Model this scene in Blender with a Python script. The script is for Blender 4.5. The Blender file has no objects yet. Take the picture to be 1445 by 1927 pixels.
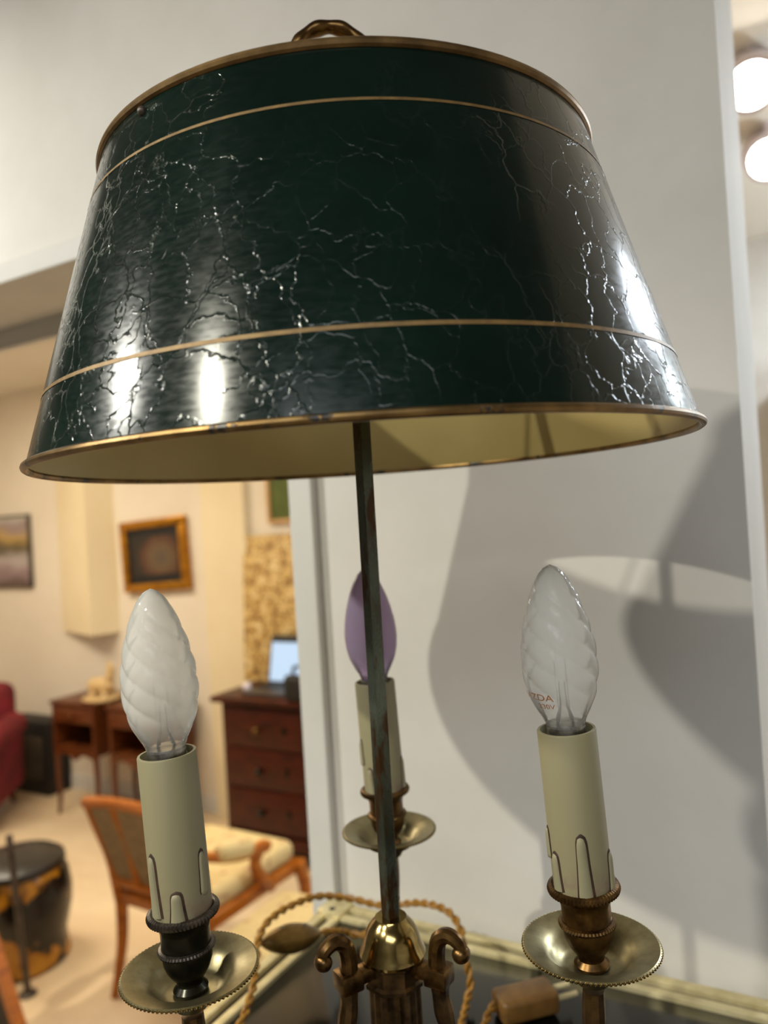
import bpy, bmesh, math, random
from mathutils import Vector, Matrix, Euler
PI = math.pi
random.seed(7)
S = bpy.context.scene
COL = S.collection

# ------------------------------------------------------------------ camera
# Room axes: x along the pier wall, y away from the camera, z up.  The camera stands at x=y=0, turned 29 deg to the left.
CAMZ = 1.62
YAW = math.radians(29.0); PITCH = 0.0089; ROLL = 0.0599
cd = bpy.data.cameras.new('camera'); cam = bpy.data.objects.new('camera', cd); COL.objects.link(cam)
F = Vector((-math.sin(YAW)*math.cos(PITCH), math.cos(YAW)*math.cos(PITCH), math.sin(PITCH)))
Rt = Vector((math.cos(YAW), math.sin(YAW), 0)); Up = Rt.cross(F)
cr, sr = math.cos(ROLL), math.sin(ROLL)
cx, cy, cz = cr*Rt - sr*Up, sr*Rt + cr*Up, -F
cam.matrix_world = Matrix(((cx.x, cy.x, cz.x, 0), (cx.y, cy.y, cz.y, 0), (cx.z, cy.z, cz.z, CAMZ), (0, 0, 0, 1)))
cd.sensor_fit = 'HORIZONTAL'; cd.sensor_width = 36.0; cd.lens = 36.0*1430/1445
cd.clip_start = 0.02
cd.dof.use_dof = True; cd.dof.focus_distance = 0.335; cd.dof.aperture_fstop = 9.5
S.camera = cam

# ------------------------------------------------------------------ world, lights, exposure
S.view_settings.view_transform = 'Standard'; S.view_settings.look = 'None'
S.view_settings.gamma = 1.0; S.view_settings.exposure = 0.0; S.view_settings.use_curve_mapping = False
w = bpy.data.worlds.new('world'); S.world = w; w.use_nodes = True
w.node_tree.nodes['Background'].inputs[0].default_value = (0.9, 0.93, 1.0, 1)
w.node_tree.nodes['Background'].inputs[1].default_value = 0.10

def light(name, kind, loc, power, color, target=None, **kw):
    l = bpy.data.lights.new(name, kind); l.energy = power; l.color = color
    for k, v in kw.items(): setattr(l, k, v)
    o = bpy.data.objects.new(name, l); COL.objects.link(o); o.location = loc
    if target is not None:
        o.rotation_euler = (Vector(target) - Vector(loc)).to_track_quat('-Z', 'Y').to_euler()
    return o
WARM = (1.0, 0.965, 0.80)
# two heads of the ceiling track behind the camera
light('track_spot', 'SPOT', (-0.565, -0.672, 2.372), 43, WARM, (-0.32, 0.60, 1.22), spot_size=math.radians(47), spot_blend=1.0, shadow_soft_size=0.011)
light('track_spot', 'SPOT', (-1.293, -0.442, 2.383), 58, (1.0, 0.975, 0.87), (-0.52, 0.64, 1.62), spot_size=math.radians(76), spot_blend=1.0, shadow_soft_size=0.025)
light('track_spot', 'SPOT', (-1.50, -0.20, 2.50), 42, (1.0, 0.975, 0.87), (-1.32, 0.64, 2.16), spot_size=math.radians(62), spot_blend=1.0, shadow_soft_size=0.03)
# soft fill added under the ceilings of the two rooms, not real fixtures
light('ceiling_fill', 'AREA', (0.6, -1.5, 2.60), 34, (0.93, 0.975, 1.0), (0.6, -1.5, 0), shape='RECTANGLE', size=1.4, size_y=1.0)
light('ceiling_fill', 'AREA', (-3.7, 1.75, 2.60), 54, (1.0, 0.87, 0.66), (-3.7, 1.75, 0), shape='RECTANGLE', size=1.6, size_y=0.7)
light('ceiling_fill', 'AREA', (-2.0, 1.85, 2.60), 11, (1.0, 0.83, 0.56), (-2.0, 1.85, 0), shape='RECTANGLE', size=0.8, size_y=0.7)
light('ceiling_fill', 'AREA', (0.75, 2.35, 2.60), 30, (0.80, 0.89, 1.0), (0.75, 2.35, 0), shape='RECTANGLE', size=0.35, size_y=0.8)

light('ceiling_spot', 'SPOT', (1.00, 2.90, 2.50), 18, (.8, .93, 1.0), (.1, .9, 1.6), spot_size=math.radians(80), spot_blend=.7, shadow_soft_size=.045)
light('cool_fill', 'POINT', (0.70, 2.55, 1.95), 26, (0.78, 0.91, 1.0), shadow_soft_size=0.09)  # added cool fill that whitens ceiling and walls right of the pier
light('ceiling_spot', 'SPOT', (-1.75, 2.55, 2.58), 105, (1.0, 0.88, 0.68), (-2.45, 1.75, 0), spot_size=math.radians(66), spot_blend=.8, shadow_soft_size=0.04)

# ------------------------------------------------------------------ materials
def rgb(r, g, b):
    f = lambda c: ((c/255+0.055)/1.055)**2.4 if c/255 > 0.04045 else c/255/12.92
    return (f(r), f(g), f(b), 1)
MATS = {}
class NT:
    def __init__(s, name):
        s.m = bpy.data.materials.new(name); s.m.use_nodes = True; s.t = s.m.node_tree
        s.b = s.t.nodes['Principled BSDF']; s.out = s.t.nodes['Material Output']
        s.co = s.n('ShaderNodeTexCoord').outputs['Object']
    def n(s, kind, **kw):
        nd = s.t.nodes.new(kind)
        for k, v in kw.items(): setattr(nd, k, v)
        return nd
    def l(s, a, b): s.t.links.new(a, b)
    def map(s, scale=(1, 1, 1), rot=(0, 0, 0), src=None):
        m = s.n('ShaderNodeMapping'); m.inputs['Scale'].default_value = scale; m.inputs['Rotation'].default_value = rot
        s.l(src or s.co, m.inputs[0]); return m.outputs[0]
    def noise(s, sc, det=3, rough=.5, src=None, dist=0):
        k = s.n('ShaderNodeTexNoise'); k.inputs['Scale'].default_value = sc; k.inputs['Detail'].default_value = det
        k.inputs['Roughness'].default_value = rough; k.inputs['Distortion'].default_value = dist
        s.l(src or s.co, k.inputs['Vector']); return k.outputs['Fac']
    def ramp(s, src, stops):
        r = s.n('ShaderNodeValToRGB'); e = r.color_ramp.elements
        while len(e) < len(stops): e.new(0.5)
        for q, (p, c) in zip(e, stops):
            q.position = p; q.color = c if isinstance(c, tuple) else (c, c, c, 1)
        s.l(src, r.inputs[0]); return r.outputs[0]
    def mix(s, fac, a, b):
        m = s.n('ShaderNodeMix', data_type='RGBA')
        for i, v in ((0, fac), (6, a), (7, b)):
            if isinstance(v, (tuple, float, int)): m.inputs[i].default_value = v
            else: s.l(v, m.inputs[i])
        return m.outputs[2]
    def math(s, op, a, b=0.0):
        m = s.n('ShaderNodeMath', operation=op)
        for i, v in ((0, a), (1, b)):
            if isinstance(v, (float, int)): m.inputs[i].default_value = v
            else: s.l(v, m.inputs[i])
        return m.outputs[0]
    def bump(s, src, strength, dist=0.001, chain=None):
        b = s.n('ShaderNodeBump'); b.inputs['Strength'].default_value = strength; b.inputs['Distance'].default_value = dist
        s.l(src, b.inputs['Height'])
        if chain is not None: s.l(chain, b.inputs['Normal'])
        s.l(b.outputs[0], s.b.inputs['Normal']); return b.outputs[0]
    def set(s, **kw):
        names = dict(col='Base Color', rough='Roughness', metal='Metallic', spec='Specular IOR Level', coat='Coat Weight', coatr='Coat Roughness', sheen='Sheen Weight')
        for k, v in kw.items():
            i = s.b.inputs[names[k]]
            if isinstance(v, (tuple, float, int)): i.default_value = v
            else: s.l(v, i)
        return s
def two(name, c1, c2, scale, rough=.6, metal=0., bump=0., det=4, lo=.35, hi=.65, stretch=(1, 1, 1), bd=.001, **kw):
    t = NT(name); f = t.noise(scale, det, .6, t.map(stretch))
    t.set(col=t.ramp(f, ((lo, c1), (hi, c2))), rough=rough, metal=metal, **kw)
    if bump: t.bump(f, bump, bd)
    MATS[name] = t.m; return t.m
def emis(name, c, strength):
    t = NT(name); t.set(col=(0, 0, 0, 1)); t.b.inputs['Emission Color'].default_value = c; t.b.inputs['Emission Strength'].default_value = strength
    MATS[name] = t.m
two('wall_white', rgb(214, 210, 203), rgb(221, 217, 211), 9, .75, bump=.04, det=6)
two('trim_white', rgb(208, 206, 201), rgb(214, 212, 207), 12, .45)
two('wall_cream', rgb(224, 213, 196), rgb(230, 220, 204), 2.5, .8)
two('duct_cream', rgb(227, 211, 176), rgb(232, 217, 184), 2.5, .8)
two('ceiling_white', rgb(226, 220, 210), rgb(231, 226, 216), 3, .85)
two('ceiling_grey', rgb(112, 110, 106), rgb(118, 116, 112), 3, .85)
two('wall_taupe', rgb(120, 116, 110), rgb(128, 124, 118), 4, .8)
two('floor_beige', rgb(206, 180, 146), rgb(228, 206, 172), 1.6, .42, stretch=(1, 2.2, 1), lo=.3, hi=.7)
two('black_glass', rgb(9, 9, 9), rgb(14, 14, 13), 30, .14, spec=.22)
two('dark_groove', rgb(38, 30, 18), rgb(54, 43, 26), 40, .6)
two('cabinet_black', rgb(22, 19, 17), rgb(30, 26, 22), 8, .35)
two('brass_pale', rgb(206, 190, 140), rgb(232, 218, 172), 60, .38, .35, stretch=(1, 1, 1))
two('brass_bobeche', rgb(122, 113, 84), rgb(156, 146, 110), 130, .34, .9, bump=.03, lo=.3, hi=.7, bd=.0004)
two('brass_bright', rgb(140, 120, 72), rgb(182, 160, 104), 140, .16, 1.0, lo=.3, hi=.7)
two('bronze_brown', rgb(74, 54, 32), rgb(124, 94, 54), 120, .32, .95, bump=.05, bd=.0004)
two('bronze_column', rgb(68, 52, 36), rgb(118, 92, 58), 90, .36, .9, bump=.05, bd=.0004)
two('bronze_green', rgb(18, 20, 14), rgb(44, 40, 30), 110, .24, .7, bump=.06, bd=.0004)
two('pewter', rgb(62, 56, 50), rgb(104, 96, 88), 130, .34, .9)
two('gold_rim', rgb(98, 76, 46), rgb(136, 108, 68), 70, .42, .7, bump=.1, bd=.0006)
two('gold_line', rgb(112, 88, 52), rgb(140, 112, 68), 160, .5, .3)
two('candle_card', rgb(138, 132, 104), rgb(146, 140, 112), 60, .55)
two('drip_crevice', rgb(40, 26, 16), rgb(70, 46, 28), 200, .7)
two('steel', rgb(120, 116, 110), rgb(178, 174, 168), 150, .3, .95)
two('cord_gold', rgb(128, 86, 20), rgb(176, 126, 42), 400, .5)
two('plug_brown', rgb(100, 70, 32), rgb(122, 88, 44), 90, .38)
two('switch_bronze', rgb(104, 78, 34), rgb(132, 102, 48), 60, .3, .5)
two('wood_orange', rgb(142, 74, 10), rgb(186, 106, 20), 14, .3, stretch=(1, 1, 5))
two('wood_mahogany', rgb(44, 13, 3), rgb(76, 26, 6), 9, .42, spec=.25, stretch=(1, 1, 7))
two('wood_walnut', rgb(74, 34, 12), rgb(106, 54, 18), 12, .4, stretch=(1, 1, 5))
two('niche_dark', rgb(16, 10, 7), rgb(24, 15, 10), 10, .8)
two('fabric_floral', rgb(172, 132, 96), rgb(206, 184, 132), 26, .9, lo=.34, hi=.44)
two('fabric_taupe', rgb(112, 92, 62), rgb(138, 116, 82), 60, .9)
two('velvet_red', rgb(96, 8, 20), rgb(128, 14, 28), 6, .8)
two('black_matte', rgb(12, 11, 10), rgb(20, 18, 16), 12, .6)
two('box_grey', rgb(46, 38, 28), rgb(72, 62, 46), 7, .7)
two('ceramic_beige', rgb(196, 164, 112), rgb(216, 188, 140), 20, .5)
two('gilt_frame', rgb(150, 96, 18), rgb(196, 136, 34), 30, .35, .7)
two('frame_tan', rgb(190, 146, 92), rgb(206, 162, 108), 12, .5)
two('green_paint', rgb(64, 76, 16), rgb(84, 96, 24), 5, .6)
two('laptop_grey', rgb(66, 60, 58), rgb(84, 78, 76), 20, .4, .4)
two('white_plastic', rgb(226, 214, 222), rgb(236, 226, 232), 20, .4)
two('steel_dark', rgb(70, 62, 56), rgb(98, 90, 84), 14, .45, .6)
two('curtain_blue', rgb(196, 200, 216), rgb(208, 212, 226), 3, .8)
emis('screen_glow', (0.62, 0.80, 1.0, 1), 0.95)
emis('lamp_lens', (1.0, 0.93, 0.80, 1), 40.0)
emis('lamp_lens_cool', (0.75, 0.92, 1.0, 1), 40.0)

def lacquer():
    t = NT('lacquer_green')
    wob = t.n('ShaderNodeTexNoise'); wob.inputs['Scale'].default_value = 60; wob.inputs['Detail'].default_value = 4; t.l(t.co, wob.inputs['Vector'])
    add = t.n('ShaderNodeMix', data_type='VECTOR'); add.inputs[0].default_value = .022
    t.l(t.co, add.inputs[4]); t.l(wob.outputs['Color'], add.inputs[5])
    mp = t.map((1.15, 1.15, .75), src=add.outputs[1])
    lines = []
    for sc, wd in ((62, .024), (34, .017)):
        v = t.n('ShaderNodeTexVoronoi', feature='DISTANCE_TO_EDGE'); v.inputs['Scale'].default_value = sc; t.l(mp, v.inputs['Vector'])
        lines.append(t.ramp(v.outputs['Distance'], ((0.0, 1.0), (wd, 0.0))))
    # where the lacquer has crazed: mostly the two ends of the drum, in patches
    sep = t.n('ShaderNodeSeparateXYZ'); t.l(t.co, sep.inputs[0])
    left = t.n('ShaderNodeMapRange'); left.inputs[1].default_value = -.005; left.inputs[2].default_value = -.075; t.l(sep.outputs[0], left.inputs[0])
    right = t.n('ShaderNodeMapRange'); right.inputs[1].default_value = .075; right.inputs[2].default_value = .125; t.l(sep.outputs[0], right.inputs[0])
    zone = t.math('MAXIMUM', left.outputs[0], right.outputs[0])
    patch = t.ramp(t.noise(17, 3), ((.40, 0.0), (.56, 1.0)))
    patch2 = t.ramp(t.noise(11, 2, src=t.map((1, 1, 1), (1, 2, 0))), ((.46, 0.0), (.60, 1.0)))
    m1 = t.math('MULTIPLY', t.math('MULTIPLY', lines[0], patch), t.math('MAXIMUM', zone, .10))
    m2 = t.math('MULTIPLY', t.math('MULTIPLY', lines[1], patch2), t.math('MAXIMUM', zone, .22))
    crack = t.math('MINIMUM', t.math('ADD', m1, m2), 1.0)
    base = t.ramp(t.noise(22, 4), ((.3, rgb(5, 21, 17)), (.7, rgb(10, 30, 24))))
    t.set(col=t.mix(t.math('MULTIPLY', crack, .30), base, rgb(104, 112, 100)), rough=t.ramp(t.noise(180, 2, src=t.map((1, 1, 3))), ((.3, .15), (.7, .23))), coat=.12, coatr=.10, spec=.30)  # pale tint in the cracks paints in light caught on raised edges
    fine = t.bump(t.noise(620, 2, src=t.map((.12, .12, 2.2))), .008, .0003)
    t.bump(crack, .9, .0007, fine)
    MATS['lacquer_green'] = t.m
lacquer()
def lining():
    t = NT('lining_cream'); f = t.noise(9, 4)
    t.set(col=t.ramp(f, ((.3, rgb(166, 148, 92)), (.7, rgb(186, 168, 112)))), rough=.42); MATS['lining_cream'] = t.m
lining()
def chipped():
    t = NT('gold_rim_worn'); f = t.noise(85, 5, .65); g = t.noise(30, 3)
    chip = t.math('MULTIPLY', t.ramp(f, ((.56, 0.0), (.585, 1.0))), t.ramp(g, ((.46, 0.0), (.54, 1.0))))
    col = t.mix(chip, t.ramp(t.noise(70, 3), ((.35, rgb(100, 78, 46)), (.65, rgb(140, 112, 70)))), rgb(28, 24, 18))
    t.set(col=col, metal=t.math('SUBTRACT', .85, t.math('MULTIPLY', chip, .8)), rough=.38)
    t.bump(chip, .35, -.0008); MATS['gold_rim_worn'] = t.m
chipped()
def stem_mat():
    t = NT('stem_patina'); f = t.noise(70, 5, .65, t.map((1.4, 1.4, .45))); g = t.noise(12, 2, src=t.map((.2, .2, 1)))
    green = t.ramp(g, ((.38, rgb(40, 38, 20)), (.62, rgb(92, 100, 88))))
    t.set(col=t.mix(t.ramp(f, ((.50, 0.0), (.58, 1.0))), green, rgb(66, 42, 16)), metal=.65, rough=t.ramp(f, ((.4, .22), (.7, .45))))
    t.bump(f, .1, .0004); MATS['stem_patina'] = t.m
stem_mat()
def sleeve_mat():
    t = NT('sleeve_cream'); sep = t.n('ShaderNodeSeparateXYZ'); t.l(t.co, sep.inputs[0])
    f = t.noise(120, 4, .6)
    foot = t.n('ShaderNodeMapRange'); foot.inputs[1].default_value = .016; foot.inputs[2].default_value = .0; t.l(sep.outputs[2], foot.inputs[0])
    stain = t.math('MULTIPLY', foot.outputs[0], t.ramp(f, ((.45, 0.0), (.6, .75))))
    t.set(col=t.mix(stain, rgb(138, 131, 101), rgb(124, 98, 84)), rough=.5); t.bump(f, .03, .0003); MATS['sleeve_cream'] = t.m
sleeve_mat()
def bulb_mat(name, tint, clear, tcol):
    t = NT(name); nt = t.t
    sep = t.n('ShaderNodeSeparateXYZ'); t.l(t.co, sep.inputs[0])
    tr = t.n('ShaderNodeBsdfTransparent'); tr.inputs[0].default_value = tcol
    df = t.n('ShaderNodeBsdfDiffuse'); df.inputs[0].default_value = tint
    tl = t.n('ShaderNodeBsdfTranslucent'); tl.inputs[0].default_value = tint
    m1 = t.n('ShaderNodeMixShader'); m1.inputs[0].default_value = .5; t.l(df.outputs[0], m1.inputs[1]); t.l(tl.outputs[0], m1.inputs[2])
    # frosting thins out at the glass neck
    fr = t.n('ShaderNodeMapRange'); fr.inputs[1].default_value = .002; fr.inputs[2].default_value = .018
    fr.inputs[3].default_value = clear*.25; fr.inputs[4].default_value = clear; t.l(sep.outputs[2], fr.inputs[0])
    m2 = t.n('ShaderNodeMixShader'); t.l(fr.outputs[0], m2.inputs[0]); t.l(tr.outputs[0], m2.inputs[1]); t.l(m1.outputs[0], m2.inputs[2])
    gl = t.n('ShaderNodeBsdfGlossy'); gl.inputs['Roughness'].default_value = .06
    fz = t.n('ShaderNodeFresnel'); fz.inputs[0].default_value = 1.22
    bp = t.n('ShaderNodeBump'); bp.inputs['Strength'].default_value = .6; bp.inputs['Distance'].default_value = .0006
    t.l(t.noise(420, 1), bp.inputs['Height']); t.l(bp.outputs[0], gl.inputs['Normal'])
    m3 = t.n('ShaderNodeMixShader'); t.l(fz.outputs[0], m3.inputs[0]); t.l(m2.outputs[0], m3.inputs[1]); t.l(gl.outputs[0], m3.inputs[2])
    t.l(m3.outputs[0], t.out.inputs[0]); nt.nodes.remove(t.b); MATS[name] = t.m
bulb_mat('bulb_frosted', (.90, .89, .85, 1), .74, (1, 1, 1, 1))
bulb_mat('bulb_purple', (.60, .50, .70, 1), .97, (.8, .7, .9, 1))
def clear_glass():
    t = NT('clear_glass'); tr = t.n('ShaderNodeBsdfTransparent'); tr.inputs[0].default_value = (.93, .92, .88, 1)
    gl = t.n('ShaderNodeBsdfGlossy'); gl.inputs['Roughness'].default_value = .05
    fz = t.n('ShaderNodeFresnel'); m = t.n('ShaderNodeMixShader')
    t.l(fz.outputs[0], m.inputs[0]); t.l(tr.outputs[0], m.inputs[1]); t.l(gl.outputs[0], m.inputs[2]); t.l(m.outputs[0], t.out.inputs[0])
    t.t.nodes.remove(t.b); MATS['clear_glass'] = t.m
clear_glass()
two('print_orange', rgb(188, 116, 56), rgb(198, 126, 66), 300, .5)
def print_mat(name, build):
    t = NT(name); build(t); MATS[name] = t.m
def _landscape(t):
    sep = t.n('ShaderNodeSeparateXYZ'); t.l(t.co, sep.inputs[0])
    zz = t.math('ADD', t.math('MULTIPLY', sep.outputs[2], 2.0), t.math('ADD', .5, t.math('MULTIPLY', t.math('SUBTRACT', t.noise(9, 4, src=t.map((.4, 1, 1))), .5), .5)))
    base = t.ramp(zz, ((.05, rgb(98, 78, 76)), (.22, rgb(150, 128, 132)), (.4, rgb(176, 166, 164)), (.56, rgb(92, 82, 56)), (.70, rgb(184, 152, 92)), (.82, rgb(150, 132, 132)), (.97, rgb(186, 180, 172))))
    t.set(col=base, rough=.5)
print_mat('print_landscape', _landscape)
def _rocky(t):
    f = t.noise(16, 6, .7); r = t.ramp(f, ((.30, rgb(58, 48, 34)), (.40, rgb(150, 112, 58)), (.52, rgb(212, 178, 110)), (.66, rgb(238, 220, 172))))
    g = t.ramp(t.noise(44, 3), ((.36, 0.0), (.46, 1.0)))
    t.set(col=t.mix(g, rgb(120, 86, 44), r), rough=.6); t.bump(f, .3, .01)
print_mat('print_mottled', _rocky)
def _shell(t):
    ln = t.n('ShaderNodeVectorMath', operation='LENGTH'); mv = t.n('ShaderNodeMapping'); mv.inputs['Location'].default_value = (-.05, 0, .02); mv.inputs['Scale'].default_value = (1, 0, 1.25)
    t.l(t.co, mv.inputs[0]); t.l(mv.outputs[0], ln.inputs[0])
    d = t.math('ADD', ln.outputs['Value'], t.math('MULTIPLY', t.noise(14, 4), .06))
    t.set(col=t.ramp(d, ((.05, rgb(84, 72, 58)), (.11, rgb(100, 80, 58)), (.17, rgb(84, 52, 36)), (.22, rgb(40, 33, 27)))), rough=.4)
print_mat('print_shell', _shell)
def _lacq(t):
    f = t.noise(7, 4, .6); s = t.ramp(f, ((.50, rgb(20, 16, 12)), (.56, rgb(168, 112, 22)), (.70, rgb(190, 136, 40))))
    t.set(col=s, rough=.25)
print_mat('lacquer_black_gold', _lacq)

# ------------------------------------------------------------------ mesh helpers
def mk(name, bm, mat, parent=None, loc=(0, 0, 0), rot=(0, 0, 0), smooth=True, angle=35):
    bmesh.ops.recalc_face_normals(bm, faces=bm.faces)
    me = bpy.data.meshes.new(name); bm.to_mesh(me); bm.free()
    me.materials.append(MATS[mat])
    if smooth:
        me.polygons.foreach_set('use_smooth', [True]*len(me.polygons))
        me.set_sharp_from_angle(angle=math.radians(angle))
    o = bpy.data.objects.new(name, me); COL.objects.link(o)
    o.location = loc; o.rotation_euler = rot
    if parent is not None: o.parent = parent
    return o
def empty(name, loc, rz=0.0):
    o = bpy.data.objects.new(name, None); COL.objects.link(o); o.location = loc; o.rotation_euler = (0, 0, rz); o.empty_display_size = .05
    return o
def tag(o, label=None, cat=None, group=None, kind=None):
    for k, v in (('label', label), ('category', cat), ('group', group), ('kind', kind)):
        if v: o[k] = v
    return o
def box(bm, x0, x1, y0, y1, z0, z1, bev=0.0, seg=2, M=None):
    b2 = bmesh.new()
    vs = [b2.verts.new((x, y, z)) for x in (x0, x1) for y in (y0, y1) for z in (z0, z1)]
    for f in ((0, 1, 3, 2), (4, 6, 7, 5), (0, 4, 5, 1), (2, 3, 7, 6), (0, 2, 6, 4), (1, 5, 7, 3)): b2.faces.new([vs[i] for i in f])
    if bev: bmesh.ops.bevel(b2, geom=b2.edges[:], offset=bev, segments=seg, affect='EDGES', profile=.5)
    join(bm, b2, M)
def join(bm, b2, M=None):
    if M is not None: bmesh.ops.transform(b2, matrix=M, verts=b2.verts)
    me = bpy.data.meshes.new('tmp'); b2.to_mesh(me); b2.free(); bm.from_mesh(me); bpy.data.meshes.remove(me)
def B(*a, **k):
    bm = bmesh.new(); box(bm, *a, **k); return bm
def lathe(prof, n=48, fn=None, closed=False, bm=None):
    bm = bm or bmesh.new(); rings = []
    for r, z in prof:
        ring = []
        for i in range(n):
            th = 2*PI*i/n
            rr, dz = (r, 0) if fn is None else fn(r, z, th)
            ring.append(bm.verts.new((rr*math.cos(th), rr*math.sin(th), z+dz)))
        rings.append(ring)
    pairs = list(zip(rings, rings[1:])) + ([(rings[-1], rings[0])] if closed else [])
    for a, b in pairs:
        for i in range(n): bm.faces.new((a[i], a[(i+1) % n], b[(i+1) % n], b[i]))
    if not closed:
        for ring, (r, z) in ((rings[0], prof[0]), (rings[-1], prof[-1])):
            if r < 1e-5: bmesh.ops.pointmerge(bm, verts=ring, merge_co=ring[0].co)
    return bm
def capped(prof, n=48, fn=None): return lathe([(1e-6, prof[0][1])]+list(prof)+[(1e-6, prof[-1][1])], n, fn)
def torus(R, r, z=0.0, n=128, m=10):
    return lathe([(R+r*math.cos(2*PI*k/m), z+r*math.sin(2*PI*k/m)) for k in range(m)], n, closed=True)
def crom(pts, k=8):
    P = [Vector(p) for p in pts]; P = [2*P[0]-P[1]]+P+[2*P[-1]-P[-2]]; out = []
    for i in range(1, len(P)-2):
        for j in range(k):
            t = j/k; a, b, c, d = P[i-1:i+3]
            out.append(.5*((2*b)+(c-a)*t+(2*a-5*b+4*c-d)*t*t+(3*b-a-3*c+d)*t**3))
    return out+[P[-2]]
def frames(pts):
    out = []; prev = None
    for i, p in enumerate(pts):
        tan = (pts[min(i+1, len(pts)-1)]-pts[max(i-1, 0)]).normalized()
        if prev is None: nrm = tan.orthogonal().normalized()
        else: nrm = (prev-tan*prev.dot(tan)).normalized()
        prev = nrm; out.append((p, tan, nrm, tan.cross(nrm)))
    return out
def tube(pts, rad, m=10, bm=None, cap=True, squash=1.0):
    bm = bm or bmesh.new(); rings = []
    fr = frames(pts); n = len(fr)
    for i, (p, t, a, b) in enumerate(fr):
        r = rad(i/(n-1)) if callable(rad) else rad
        rings.append([bm.verts.new(p+a*r*math.cos(2*PI*k/m)+b*r*squash*math.sin(2*PI*k/m)) for k in range(m)])
    for u, v in zip(rings, rings[1:]):
        for k in range(m): bm.faces.new((u[k], u[(k+1) % m], v[(k+1) % m], v[k]))
    if cap: bm.faces.new(rings[0]); bm.faces.new(rings[-1])
    return bm
def ball(bm, c, r, sx=1, sy=1, sz=1, u=12, v=8, M=None):
    b2 = bmesh.new(); bmesh.ops.create_uvsphere(b2, u_segments=u, v_segments=v, radius=r)
    bmesh.ops.transform(b2, matrix=Matrix.Translation(c) @ (M or Matrix()) @ Matrix.Diagonal((sx, sy, sz, 1)), verts=b2.verts); join(bm, b2)
def struct(name, bm, mat, **k): return tag(mk(name, bm, mat, smooth=False, **k), kind='structure')

# ------------------------------------------------------------------ the setting
CEIL = 2.62
struct('floor', B(-5.5, 2.7, -2.7, 3.42, -.1, 0), 'floor_beige')
struct('ceiling', B(-5.5, 2.7, .70, 3.42, CEIL, CEIL+.1), 'ceiling_white')
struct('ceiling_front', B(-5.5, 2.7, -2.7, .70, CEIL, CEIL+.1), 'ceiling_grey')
struct('wall_center', B(-.4595, -.0395, .642, .902, 0, CEIL), 'wall_white')
LZ = CAMZ+.333
struct('wall_above_opening', B(-1.75, -.4595, .642, .762, LZ, CEIL), 'wall_white')
struct('wall_left', B(-3.3, -1.75, .642, .762, 0, CEIL), 'wall_white')
struct('wall_side_left', B(-3.3, -3.2, -2.7, .642, 0, CEIL), 'wall_white')
struct('wall_back', B(-3.3, 2.7, -2.7, -2.6, 0, CEIL), 'wall_taupe')
struct('wall_right', B(2.6, 2.7, -2.6, 3.42, 0, CEIL), 'wall_white')
struct('wall_far', B(-5.5, -1.0, 3.30, 3.42, 0, CEIL), 'wall_cream')
struct('wall_far_right', B(-1.0, 2.6, 3.30, 3.42, 0, CEIL), 'wall_white')
struct('wall_far_left', B(-5.5, -5.4, .762, 3.30, 0, CEIL), 'wall_cream')
# casing round the opening
struct('trim_1', B(-.4598, -.4315, .630, .6425, 0, LZ+.0265, bev=.002), 'trim_white')
struct('trim_2', B(-1.78, -.4315, .624, .6425, LZ-.0005, LZ+.0262, bev=.002), 'trim_white')
struct('trim_3', B(-1.75, -.4595, .7615, .775, LZ-.03, LZ+.04, bev=.002), 'trim_white')
# far room: boxed-in duct, shallow pilaster, baseboard
bm = bmesh.new()
pr = [(-4.26, 3.305), (-4.24, 3.28), (-3.81, 3.14), (-3.73, 3.305)]
lo = [bm.verts.new((x, y, 1.02)) for x, y in pr]; hi = [bm.verts.new((x, y, CEIL)) for x, y in pr]
bm.faces.new(lo); bm.faces.new(hi)
for i in range(4): bm.faces.new((lo[i], lo[(i+1) % 4], hi[(i+1) % 4], hi[i]))
struct('wall_duct_box', bm, 'duct_cream')
struct('wall_pilaster', B(-2.99, -2.68, 3.255, 3.305, 0, CEIL, bev=.004), 'duct_cream')
struct('baseboard_far', B(-5.4, 2.6, 3.287, 3.3005, 0, .09, bev=.003), 'trim_white')

# ------------------------------------------------------------------ tall cabinet that carries the lamp
TZ = CAMZ-.382
cab = tag(empty('display_cabinet', (0, 0, 0)), 'black glass topped cabinet edged with double brass strips under the lamp', 'cabinet')
mk('body', B(-.4385, .40, .085, .634, 0, TZ-.010, bev=.003), 'cabinet_black', cab)
mk('glass_top', B(-.4116, .373, .112, .607, TZ-.010, TZ, bev=.0006), 'black_glass', cab)
x0, x1, y0, y1 = -.4116, .373, .112, .607
for off, wd, zt in ((0, .0085, .0035), (.0165, .0095, .0035)):
    a, b = off, off+wd
    mk('brass_strip', B(x0-b, x1+b, y1+a, y1+b, TZ-.010, TZ+zt, bev=.0012), 'brass_pale', cab)
    mk('brass_strip', B(x0-b, x1+b, y0-b, y0-a, TZ-.010, TZ+zt, bev=.0012), 'brass_pale', cab)
    mk('brass_strip', B(x0-b, x0-a, y0-a, y1+a, TZ-.010, TZ+zt, bev=.0012), 'brass_pale', cab)
    mk('brass_strip', B(x1+a, x1+b, y0-a, y1+a, TZ-.010, TZ+zt, bev=.0012), 'brass_pale', cab)
bm = bmesh.new()
for q in ((x0-.0165, x1+.0165, y1+.0085, y1+.0165), (x0-.0165, x1+.0165, y0-.0165, y0-.0085), (x0-.0165, x0-.0085, y0, y1), (x1+.0085, x1+.0165, y0, y1)):
    box(bm, *q, TZ-.010, TZ-.0015)
mk('groove', bm, 'dark_groove', cab, smooth=False)
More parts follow.
